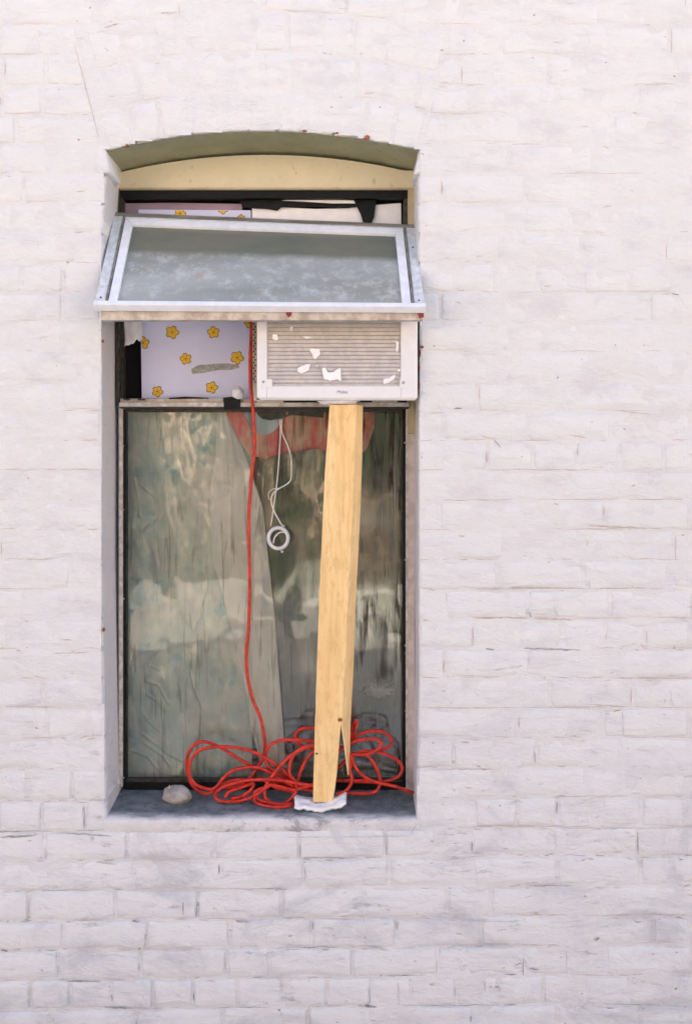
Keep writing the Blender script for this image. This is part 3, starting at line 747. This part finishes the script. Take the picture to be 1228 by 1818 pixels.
for k in range(22):      # louvres, each a tilted blade
    py = 532 + k * 7.05; z0 = P(0, py, YA+.004).z; xA, xB = P(474.5, 0, YA+.006).x, P(710.5, 0, YA+.006).x
    hz = 6.5*S; yy = YA + .0045
    dz = .0003 * math.sin(k*2.3)
    V = [(xA, yy+.004, z0+dz), (xB, yy+.004, z0-dz), (xB, yy, z0-hz), (xA, yy, z0-hz), (xA, yy+.0055, z0), (xB, yy+.0055, z0), (xB, yy+.0015, z0-hz), (xA, yy+.0015, z0-hz)]
    poly('louvre', V, [(0,3,2,1),(4,5,6,7),(0,1,5,4),(3,7,6,2),(0,4,7,3),(1,2,6,5)], M_fin, ac)
# sun glints on the louvres, put in as flat white pieces
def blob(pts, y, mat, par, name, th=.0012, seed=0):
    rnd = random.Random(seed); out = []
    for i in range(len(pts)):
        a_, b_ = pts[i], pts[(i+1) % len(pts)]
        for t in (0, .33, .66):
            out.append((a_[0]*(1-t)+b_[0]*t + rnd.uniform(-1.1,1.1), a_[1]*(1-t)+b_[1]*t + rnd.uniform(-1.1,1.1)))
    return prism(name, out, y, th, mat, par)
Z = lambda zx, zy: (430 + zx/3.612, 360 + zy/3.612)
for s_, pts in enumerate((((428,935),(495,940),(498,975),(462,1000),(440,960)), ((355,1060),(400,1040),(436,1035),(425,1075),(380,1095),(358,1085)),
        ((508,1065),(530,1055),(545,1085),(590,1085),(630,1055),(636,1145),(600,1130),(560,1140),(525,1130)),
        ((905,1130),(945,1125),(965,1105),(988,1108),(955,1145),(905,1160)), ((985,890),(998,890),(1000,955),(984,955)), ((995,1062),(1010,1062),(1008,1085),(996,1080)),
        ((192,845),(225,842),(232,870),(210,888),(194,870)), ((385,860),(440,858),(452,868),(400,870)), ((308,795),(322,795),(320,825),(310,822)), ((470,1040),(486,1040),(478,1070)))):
    blob([Z(*q) for q in pts], YA + .0018, M_white, ac, 'glint_patch', .0020, s_)
# side mounting strip with its row of teeth
A(447.5, 520, 456, 712, .118, .03, M_acbase, 'mounting_strip', .0008)
bm = bmesh.new()
for k in range(22):
    q = P(450.5 + (k % 2)*2.5, 575 + k*4.9, .1165); add_box(bm, q.x-.0016, q.x+.0018, q.y, q.y+.001, q.z-.0022, q.z+.0022)
tag(from_bm('perforation', bm, M_dark, ac), kind='stuff')
A(456, 710, 716, 714, .118, .05, M_acbase, 'base_rail', .0006)
for x0, x1 in ((503,566),(634,660),(705,722)): A(x0, 708.5, x1, 714.5, .1165, .003, M_black, 'drain_slot', 0)
# printed maker's name
cu = bpy.data.curves.new('maker_name', 'FONT'); cu.body = 'Midea'; cu.size = .0115; cu.extrude = .0002; cu.shear = .25; cu.align_x = 'CENTER'
to = bpy.data.objects.new('tmp', cu); C.objects.link(to)
dg = bpy.context.evaluated_depsgraph_get(); me = bpy.data.meshes.new_from_object(to.evaluated_get(dg)); bpy.data.objects.remove(to)
pz = P(607, 698.5, YA)
for v in me.vertices: v.co = Vector((pz.x + v.co.x, YA - .0004 - v.co.z, pz.z + v.co.y))
me.materials.clear(); link('maker_name', me, M_text, ac)
# foam pads
def lump(name, px, py, y, rx_, ry_, rz_, mat, amp=.25, seed=0, parent=None, sub=4, freq=2.2, flatb=None):
    bm = bmesh.new(); bmesh.ops.create_icosphere(bm, subdivisions=sub, radius=1)
    for v in bm.verts:
        n = v.co.normalized(); d = 1 + amp*fbm(n*freq + Vector((seed, seed*2.3, 1)), 1.0, 2.0, 4)
        v.co = Vector((n.x*rx_, n.y*ry_, n.z*rz_)) * d
        if flatb is not None: v.co.z = max(v.co.z, -flatb)
    bmesh.ops.translate(bm, vec=P(px, py, y), verts=bm.verts)
    return from_bm(name, bm, mat, parent, smooth=True)
o = lump('foam_pad', 601, 713, .03, 33*S, .03, 6.5*S, M_white, .3, 3); tag(o, 'flattened white foam pad between the post top and the air conditioner', 'pad')
o = lump('white_pebble', 423, 698, .128, 11.5*S, .012, 12*S, simple('white_glazed_stone', (.74,.73,.73), .4, .03), .22, 8, freq=1.2); tag(o, 'small white heart-shaped pebble on the transom ledge beside the red cord', 'pebble')
o = lump('stone', 315, 1411, .085, 26*S, .024, 17*S, M_stone, .16, 21, freq=1.3); tag(o, 'smooth grey stone lying at the left end of the sill', 'stone')

# ------------------------------------------------------------------ timber post
post = empty('timber_post', P(582, 1422, .055), 'leaning pine post split at the foot, propping up the air conditioner', 'post')
def post_body():
    yt, yb = .005, .060       # leans towards the wall opening at the foot
    # outline in the photo, front face with the wedge-shaped split cut out
    front = [(585,719),(630,720),(625,900),(615,1100),(611,1200),(606,1290),(602,1330),(599,1380),(594,1420),(556,1424),(560,1250),(567,1050),(575,850)]
    def pt(a, b, dy=0.):
        t = (b - 719) / 705.; return P(a, b, yt + (yb-yt)*t + dy)
    bm = bmesh.new(); rings = []
    ys = [719,721.5] + list(range(735, 1286, 14)) + [1286]
    Lf = lambda y: np.interp(y, [719,721,850,1050,1250,1424],[586.5,585,576,567,560,555.5]) + .5*pn(Vector((y*.025, 3, 3))) + .35*pn(Vector((y*.09, 3, 5)))
    Rm = lambda y: np.interp(y, [719,900,1100,1200,1290],[632,626,615.5,611,607]) + (.6*pn(Vector((y*.03, 9, 3))) + .5*pn(Vector((y*.1, 9, 5)))) * min(1, (1290-y)/80)   # front arris
    Rb = lambda y: np.interp(y, [719,800,900,1100,1200,1290],[644,643,640,630,627,622]) # back right edge seen
    secs = []
    for y in ys:
        w_ = .001*pn(Vector((0, y*.01, 4)))
        a = pt(Lf(y), y); b = pt(Rm(y), y); c = pt(Rb(y), y, .030); 
        kx = L() ; back = Vector((a.x + .012 + w_, c.y + .006, a.z))
        secs.append([bm.verts.new(q) for q in (a, b, Vector((c.x, c.y, b.z)), back)])
    for s0, s1 in zip(secs, secs[1:]):
        for k in range(4): bm.faces.new((s0[k], s1[k], s1[(k+1)%4], s0[(k+1)%4]))
    bm.faces.new(secs[0]);
    # left leg of the split (wide) running to the foot
    prev = secs[-1]
    sp_ = pt(604.5, 1286)
    first = [prev[0], bm.verts.new(pt(604.0, 1290)), bm.verts.new(pt(604.5, 1290, .034)), prev[3]]
    # keep separate closed prism for each leg
    def leg(pts_rows):
        r_ = [[bm.verts.new(q) for q in row] for row in pts_rows]
        for s0, s1 in zip(r_, r_[1:]):
            for k in range(4): bm.faces.new((s0[k], s1[k], s1[(k+1)%4], s0[(k+1)%4]))
        bm.faces.new(r_[0]); bm.faces.new(r_[-1][::-1])
    for v in (first[1], first[2]): bm.verts.remove(v)
    Rl = lambda y: np.interp(y, [1285,1310,1340,1380,1424],[605,602.5,600,596.5,590.5])
    rows_ = []
    for y in (1286, 1300, 1320, 1345, 1380, 1424):
        a = pt(Lf(y), y); b = pt(Rl(y), y); c = pt(Rl(y)+2, y, .034); d = Vector((a.x+.012, c.y, a.z)); rows_.append([a, b, Vector((c.x, c.y, b.z)), d])
    leg(rows_)
    rows_ = []
    for y, l_, r_ in ((1286,605.2,607), (1300,607,608.5), (1320,610,612), (1345,613,615), (1368,616,617.2), (1377,617.5,617.9)):
        a = pt(l_, y); b = pt(r_, y); c = pt(np.interp(y,[1286,1377],[622,620.5]), y, .028); d = pt(l_, y, .03)
        rows_.append([a, b, Vector((c.x, c.y, b.z)), Vector((a.x, c.y+.004, a.z))])
    leg(rows_)
    bmesh.ops.remove_doubles(bm, verts=bm.verts, dist=.0002)
    return from_bm('post_shaft', bm, M_wood, post)
post_body()
def on_post(px, py): t = (py-719)/705.; return .005 + .055*t
for px, py, r in ((603.5,1278,4.5),(562,1338,2.6)):
    bm = bmesh.new(); bmesh.ops.create_uvsphere(bm, u_segments=12, v_segments=6, radius=1)
    ed = px > 620
    for v in bm.verts: v.co = Vector((v.co.x*r*S, v.co.y*.0012, v.co.z*r*.8*S))
    bmesh.ops.translate(bm, vec=P(px, py, on_post(px, py) + (.0 if not ed else .0)), verts=bm.verts)
    from_bm('knot', bm, M_knot, post, smooth=True)
# paper pad under the foot
def pad(u, v):
    px = 523 + 91*u; y = .028 + .062*v
    w_ = abs(u-.5)*2
    z = sill_z(y) + .004 + .016*(w_**1.5)*(.7+.5*u) + .006*math.sin(v*math.pi)*w_ + .005*pn(Vector((u*5, v*4, 2))) + .003*pn(Vector((u*14, v*9, 6)))
    return Vector(((px - CX)*L(y), y + .006*pn(Vector((u*4, 0, 7))), z))
o = sheet('paper_pad', pad, 40, 16, M_white, None, .007); tag(o, 'folded white paper towel crushed under the foot of the post', 'paper towel')

# ------------------------------------------------------------------ red cord
def ray_y_sill(px, py, r):
    lo, hi = -.05, .17
    if P(px, py, hi).z > sill_z(hi) + r: return None
    for _ in range(30):
        m = (lo+hi)/2
        if P(px, py, m).z > sill_z(m) + r: lo = m
        else: hi = m
    return lo
RC = .0046
def cpath(pts, y0, zoom=True, y1=None, seed=0):
    out = []
    q = catmull([Vector((a, b, 0)) for a, b in pts], 7)
    for i, p in enumerate(q):
        a, b = (310 + p.x/2.79, 1260 + p.y/2.79) if zoom else (p.x, p.y)
        y = y0 + ((y1 - y0)*i/len(q) if y1 is not None else 0) + .006*pn(Vector((i*.09, seed, 0)))
        ys = ray_y_sill(a, b, RC)
        if ys is not None and ys < y: y = ys
        out.append(P(a, b, y))
    for _ in range(3):
        out = [out[0]] + [(out[i-1] + 2*out[i] + out[i+1])/4 for i in range(1, len(out)-1)] + [out[-1]]
    return out
bm = bmesh.new()
hang = [(446,560),(446,600),(444,640),(445,690),(448,715),(450,740),(452,790),(448,830),(444,880),(441,940),(443,1000),(443,1060),(441,1120),(437,1165),(440,1205),(450,1245),(461,1270),(468,1300),(470,1335),(461,1357),(441,1384),(420,1396),(395,1399)]
tube_bm(bm, cpath(hang, .118, False), RC, 8)
for s_, (y0, pts) in enumerate((
    (.085, [(600,372),(540,300),(470,250),(380,205),(280,185),(180,185),(110,210),(75,265),(75,330),(110,375),(180,395),(215,375),(240,340),(290,300),(360,285),(430,290),(500,330),(590,380)]),
    (.105, [(560,330),(490,310),(400,285),(330,250),(250,200),(180,165),(120,160),(75,200),(60,260),(70,330),(95,385),(150,417),(190,405),(215,375),(290,350),(350,345)]),
    (.070, [(600,400),(520,380),(470,372),(430,405),(370,438),(300,455),(230,452),(200,430),(220,395),(280,368),(360,350),(450,345),(540,352),(640,370),(700,375)]),
    (.072, [(590,465),(520,470),(440,455),(395,430),(405,400),(470,380)]),
    (.095, [(690,155),(620,150),(540,150),(480,170),(455,205),(450,240),(470,285),(530,330),(600,372),(680,390)]),
    (.075, [(700,172),(600,210),(540,260),(490,320),(455,370),(445,420),(470,455),(530,468),(575,440),(602,400),(595,350),(570,320),(575,250),(620,195),(690,170)]),
    (.065, [(395,430),(400,458),(460,478),(530,482),(600,468)]),
    (.100, [(700,92),(640,92),(605,110),(598,140),(615,170),(660,188),(700,190)]),
    (.088, [(695,200),(650,250),(615,330),(600,392),(560,400),(480,360)]),
    (.080, [(250,432),(270,405),(330,385),(390,365),(380,395),(330,430),(280,440)]),
    (.090, [(450,360),(520,350),(600,385),(690,400)]), (.080, [(440,345),(500,385),(590,395),(700,365)]), (.1, [(460,340),(560,372),(640,385),(720,380)]),
    (.105, [(700,260),(780,200),(870,175),(900,130),(960,108),(1030,110),(1070,140),(1065,180),(1010,205),(930,215),(840,215)]),
    (.090, [(760,240),(870,165),(930,150),(990,145),(1025,165),(1000,200),(940,222),(860,220)]),
    (.098, [(760,330),(870,235),(940,205),(1010,210),(1080,235),(1125,280),(1110,330),(1040,355),(950,350),(840,350)]),
    (.085, [(840,180),(875,235),(900,295),(960,345),(1040,368),(1110,385),(1182,412)]),
    (.105, [(800,350),(900,355),(1000,360),(1090,380),(1150,400),(1175,408)]),
    (.092, [(940,215),(975,250),(1000,290),(1018,350),(1005,395),(960,415),(840,412)]),
    (.110, [(845,230),(862,160),(875,100),(890,60),(900,55),(896,90),(880,130),(840,190)]),
    (.080, [(800,420),(850,400),(880,350),(866,300),(872,250),(850,200)]))):
    tube_bm(bm, cpath(pts, y0, True, None, s_*3.7), RC, 8)
cord = from_bm('extension_cord', bm, M_cord, None, smooth=True)
tag(cord, 'red extension cord hanging down the pane into a tangled coil on the sill', 'cord')

# ------------------------------------------------------------------ behind the lower pane
RID = [[(180+a/3.953, 1040+b/3.953) for a, b in q] for q in ([(310,670),(400,700),(470,830)], [(320,770),(380,810),(450,880)], [(290,900),(340,960),(410,1020)],
      [(285,1040),(380,1110),(480,1190),(575,1235)], [(290,1100),(370,1150),(430,1200),(480,1265)], [(200,1160),(330,1200),(420,1330)], [(235,420),(245,600)], [(400,440),(330,560),(400,590)], [(620,600),(650,720),(710,870)], [(750,20),(710,180),(640,320)])] + \
      [[(190+a/4.234, 700+b/4.234) for a, b in q] for q in ([(205,640),(235,780),(250,920)], [(250,680),(360,770),(400,900),(300,1010),(215,1105)])]
def rdist(px, py):
    best = 99.
    for q in RID:
        for (ax, ay), (bx, by) in zip(q, q[1:]):
            if not (min(ax,bx)-8 < px < max(ax,bx)+8 and min(ay,by)-8 < py < max(ay,by)+8): continue
            t = ((px-ax)*(bx-ax) + (py-ay)*(by-ay)) / ((bx-ax)**2 + (by-ay)**2); t = min(max(t, 0), 1)
            best = min(best, math.hypot(px-ax-t*(bx-ax), py-ay-t*(by-ay)))
    return best
def film(u, v):
    px = 214 + 233*u; py = 722 + 675*v
    cr = pn(Vector((u*6 + v*2, v*5, 1)))*.010 + pn(Vector((u*11 - v*9, v*13, 5)))*.005 + abs(pn(Vector((u*9, v*16, 3))))*.004
    crease = .0030 * math.exp(-(rdist(px, py)/1.7)**2)
    p = P(px, py, .183); return Vector((p.x, .190 - cr*.7 - crease, p.z))
o = sheet('plastic_sheet', film, 150, 330, M_film, None); tag(o, 'milky grey-green plastic sheet creased behind the left half of the lower pane', 'plastic sheet')
def drape(u, v):
    py = 722 + 640*v
    l_ = np.interp(py, [722, 900, 1000, 1150, 1362], [388, 372, 378, 420, 462]) + 5*pn(Vector((py*.012, 2, 2))); r_ = np.interp(py, [722,760,900,1100,1300,1362], [404,418,466,488,503,508])
    px = l_ + (r_-l_)*u
    fold = .007*math.sin(u*8 + v*3 + 2*pn(Vector((v*3, 0, 2)))) + .004*pn(Vector((u*6, v*7, 2)))
    p = P(px, py, .176); return Vector((p.x, .1775 + fold*.6, p.z))
o = sheet('plastic_drape', drape, 60, 200, M_film2, None); tag(o, 'pale translucent plastic drape hanging diagonally behind the red cord', 'plastic sheet')
def dk(u, v):  # added sheet whose dark green stands for dim room and mirrored trees
    px = 395 + 335*u; py = 715 + 690*v; p = P(px, py, .30)
    return Vector((p.x, .31 + .018*math.sin(u*19 + 1.5*pn(Vector((v*2, u, 1)))) + .01*pn(Vector((u*6, v*3, 4))), p.z))
o = sheet('dark_backdrop', dk, 80, 60, M_dkinterior, None); tag(o, 'dark green sheet added for the dim interior and mirrored trees behind the right half of the lower pane', 'backdrop')
def rc(u, v):
    px = 398 + 266*u; t = max(722, 722 + 50*(1-((px-470)/44)**2)); bt = np.interp(px, [398,410,425,440,470,500,560,620,650,664],[726,748,784,806,815,806,796,812,800,758]) + 3*pn(Vector((px*.05,1,1)))
    py = t + (bt-t)*v; p = P(px, py, .168); return Vector((p.x, .1685 + .0025*math.sin(u*26 + v) + .001*pn(Vector((u*9, v*3, 1))), p.z))
o = sheet('red_cloth', rc, 90, 14, M_redcloth, None, .001); tag(o, 'faded red cloth swagged across the top of the lower pane', 'cloth')
def bc(u, v):
    px = 430 + 85*u; t = 722; bt = 730 + 50*max(0, 1-((px-470)/44)**2); py = t + (bt-t)*v
    p = P(px, py, .172); return Vector((p.x, .1735 + .001*math.sin(u*15), p.z))
o = sheet('blue_cloth', bc, 40, 10, M_bluecloth, None, .001); tag(o, 'pale blue cloth showing above the red cloth next to the cord', 'cloth')
def clear(u, v):      # loosely hung clear film: its slow ripples bend whatever it mirrors
    px = 404 + 312*u; py = 724 + 668*v; p = P(px, py, .195)
    w_ = .0085*pn(Vector((px*.0075, py*.0055, 7))) + .0013*pn(Vector((px*.022 + 2, py*.012, 2))) + .00012*pn(Vector((px*.09, py*.03, 12)))
    return Vector((p.x, .196 + w_, p.z))
o = sheet('clear_film', clear, 90, 150, M_clear, None); tag(o, 'clear rippled plastic film behind the right half of the lower pane', 'plastic sheet')
o = prism('dark_scrap', [(455,729),(470,730),(560,729),(576,731),(574,742),(556,740),(520,737),(500,742),(480,746),(466,744),(458,737)], .1655, .002, M_darkframe, None)
tag(o, 'torn strip of dark green felt under the transom left of the post', 'felt strip')
# white pull cord with a plastic ring, hung just inside the pane
ring = empty('pull_cord', P(497, 740, .152), 'white pull cord with a plastic ring dangling in front of the dark interior', 'pull cord')
bm = bmesh.new(); c0 = P(494, 955.5, .153)
tube_bm(bm, [c0 + Vector((math.cos(t)*18.5*S, .001*math.sin(2*t), math.sin(t)*19.5*S)) for t in np.linspace(0, math.tau, 41)[:-1]], .0052, 8, True)
from_bm('ring', bm, simple('white_ring_plastic', (.74,.74,.76), .45, .03), ring, smooth=True)
bm = bmesh.new(); Z5 = lambda a, b: (430 + a/3.722, 700 + b/3.722)
for pts, r in (([(248,170),(252,260),(243,420),(232,560),(215,690),(200,800),(187,870)], .0018),
          ([(262,170),(262,250),(300,340),(322,420),(325,520),(318,570),(285,600),(240,625),(205,655),(190,700),(205,760),(235,820),(262,865),(280,870)], .0019),
          ([(205,985),(215,945),(245,915),(280,912)], .0022), ([(180,700),(172,660),(195,630),(240,620)], .0009), ([(258,1030),(262,1046),(272,1036)], .0018)):
    tube_bm(bm, [P(*Z5(p.x, p.y), .152) for p in catmull([Vector((a, b, 0)) for a, b in pts], 8)], r, 6)
from_bm('string', bm, M_string, ring, smooth=True)
o = lump('crumpled_bag', 668, 1222, .20, 29*S, .015, 15*S, M_film2, .5, 5, freq=3); tag(o, 'crumpled pale plastic bag behind the lower right of the pane', 'plastic bag')
o = lump('foil_scrap', 495, 1340, .20, 18*S, .015, 26*S, M_steel, .6, 15, freq=3.5); tag(o, 'crumpled silver foil scrap behind the cord coil', 'foil')
o = pbox('inner_ledge', 440, 1378, 720, 1392, .168, .12, M_transom); tag(o, 'pale inner window ledge seen through the glass behind the cord coil', 'ledge')

# ------------------------------------------------------------------ across the street (seen only mirrored in the glass)
opp = empty('street_building', (0, -13, 0), 'sunlit peach stucco building across the street, mirrored in the window glass', 'building')
box('facade', -22, 22, -13.4, -13, 0, 6, M_opp, opp)
for k in range(7):
    x = -14 + k*4.6
    box('window_opening', x, x+1.3, -13.01, -12.97, 1.1, 2.7, M_dark, opp)
box('plinth', -22, 22, -12.99, -12.9, 0, .3, M_opp, opp)
def tree(x, y, h, cr, cz, n, seed, label):
    rnd = random.Random(seed); t = empty('street_tree', (x, y, 0), label, 'tree', 'trees across the street')
    bm = bmesh.new(); top = Vector((x + rnd.uniform(-.3,.3), y, h*.75))
    tube_bm(bm, catmull([Vector((x,y,0)), Vector((x+.12,y,h*.3)), top], 5), [.20 - .012*i for i in range(11)], 8)
    for k in range(7):
        a = k*math.tau/7; z0 = h*rnd.uniform(.18,.5)
        tube_bm(bm, [Vector((x,y,z0)), Vector((x+math.cos(a)*cr*.5, y+math.sin(a)*cr*.5, z0+.5)), Vector((x+math.cos(a)*cr*.9, y+math.sin(a)*cr*.9, z0+1.0))], [.08,.05,.02], 6)
    from_bm('trunk', bm, M_bark, t, smooth=True)
    V, F = [], []
    for k in range(n):
        d = Vector((rnd.gauss(0,1), rnd.gauss(0,1), rnd.gauss(0,1))).normalized() * rnd.random()**.4
        if pn(d*2.2 + Vector((seed,0,0))) < -.12: continue
        c_ = Vector((x, y, cz)) + Vector((d.x*cr, d.y*cr, d.z*cr*.8)); s_ = rnd.uniform(.10,.2)
        u = Vector((rnd.gauss(0,1), rnd.gauss(0,1), rnd.gauss(0,1))).normalized(); v = u.orthogonal().normalized()
        i = len(V); V += [c_-u*s_, c_+v*s_*.6, c_+u*s_, c_-v*s_*.6]; F.append((i,i+1,i+2,i+3))
    poly('crown', V, F, M_leaf, t)
tree(-2.9, -11, 6.0, 2.6, 3.3, 4500, 1, 'leafy street tree with a low crown, mirrored left of the cord')
tree(.9, -10.2, 5.6, 2.4, 3.2, 4500, 2, 'leafy street tree opposite the window, mirrored behind the post')
tree(4.4, -11, 6.2, 2.7, 3.5, 4500, 5, 'leafy street tree mirrored at the right end of the pane')

def shrub(x, y, rx_, h, n, seed, label, cat):
    rnd = random.Random(seed); t = empty('evergreen_shrub', (x, y, 0), label, cat)
    bm = bmesh.new(); tube_bm(bm, [Vector((x,y,0)), Vector((x+.02,y,h*.4)), Vector((x,y,h*.8))], [.05,.035,.012], 6); from_bm('stem', bm, M_bark, t, smooth=True)
    V, F = [], []
    for k in range(n):
        z = rnd.random(); a = rnd.uniform(0, math.tau); rr = rx_ * math.sin(min(.12 + z*.95, 1)*math.pi)**.45 * rnd.random()**.4 * (1 + .3*pn(Vector((a, z*5, seed))))
        c_ = Vector((x + rr*math.cos(a), y + rr*math.sin(a), .02 + z*h)); s_ = rnd.uniform(.03,.07)
        u = Vector((rnd.gauss(0,1), rnd.gauss(0,1), rnd.gauss(0,1))).normalized(); v = u.orthogonal().normalized()
        i = len(V); V += [c_-u*s_, c_+v*s_*.6, c_+u*s_, c_-v*s_*.6]; F.append((i,i+1,i+2,i+3))
    poly('foliage', V, F, M_leaf, t)
shrub(-.55, -6.6, .20, 2.6, 2600, 4, 'slim dark evergreen across the pavement, mirrored beside the white pull cord', 'shrub')
shrub(.46, -7.0, .26, .20, 900, 9, 'low round evergreen shrub mirrored in the lower right of the pane', 'shrub')
shrub(-3.3, -9.5, .75, 1.7, 3500, 14, 'wide bushy evergreen at the far left, mirrored in the milky plastic', 'shrub')
shrub(-2.05, -9.8, .50, 1.35, 2800, 15, 'medium bushy evergreen mirrored between the left jamb and the cord', 'shrub')
lt = empty('leaning_tree', (-.1, -11, 0), 'leaning dark tree across the street, mirrored in the glass right of the post', 'tree')
bm = bmesh.new(); tube_bm(bm, catmull([Vector((-.15,-11,0)), Vector((.15,-11,.30)), Vector((.6,-11,.62)), Vector((1.1,-11,1.05)), Vector((1.9,-11,2.2))], 6), [.16-.003*i for i in range(25)], 8)
tube_bm(bm, catmull([Vector((.5,-11,.55)), Vector((.62,-11,.2)), Vector((.95,-11,.02))], 5), .07, 6)
from_bm('trunk', bm, M_bark, lt, smooth=True)
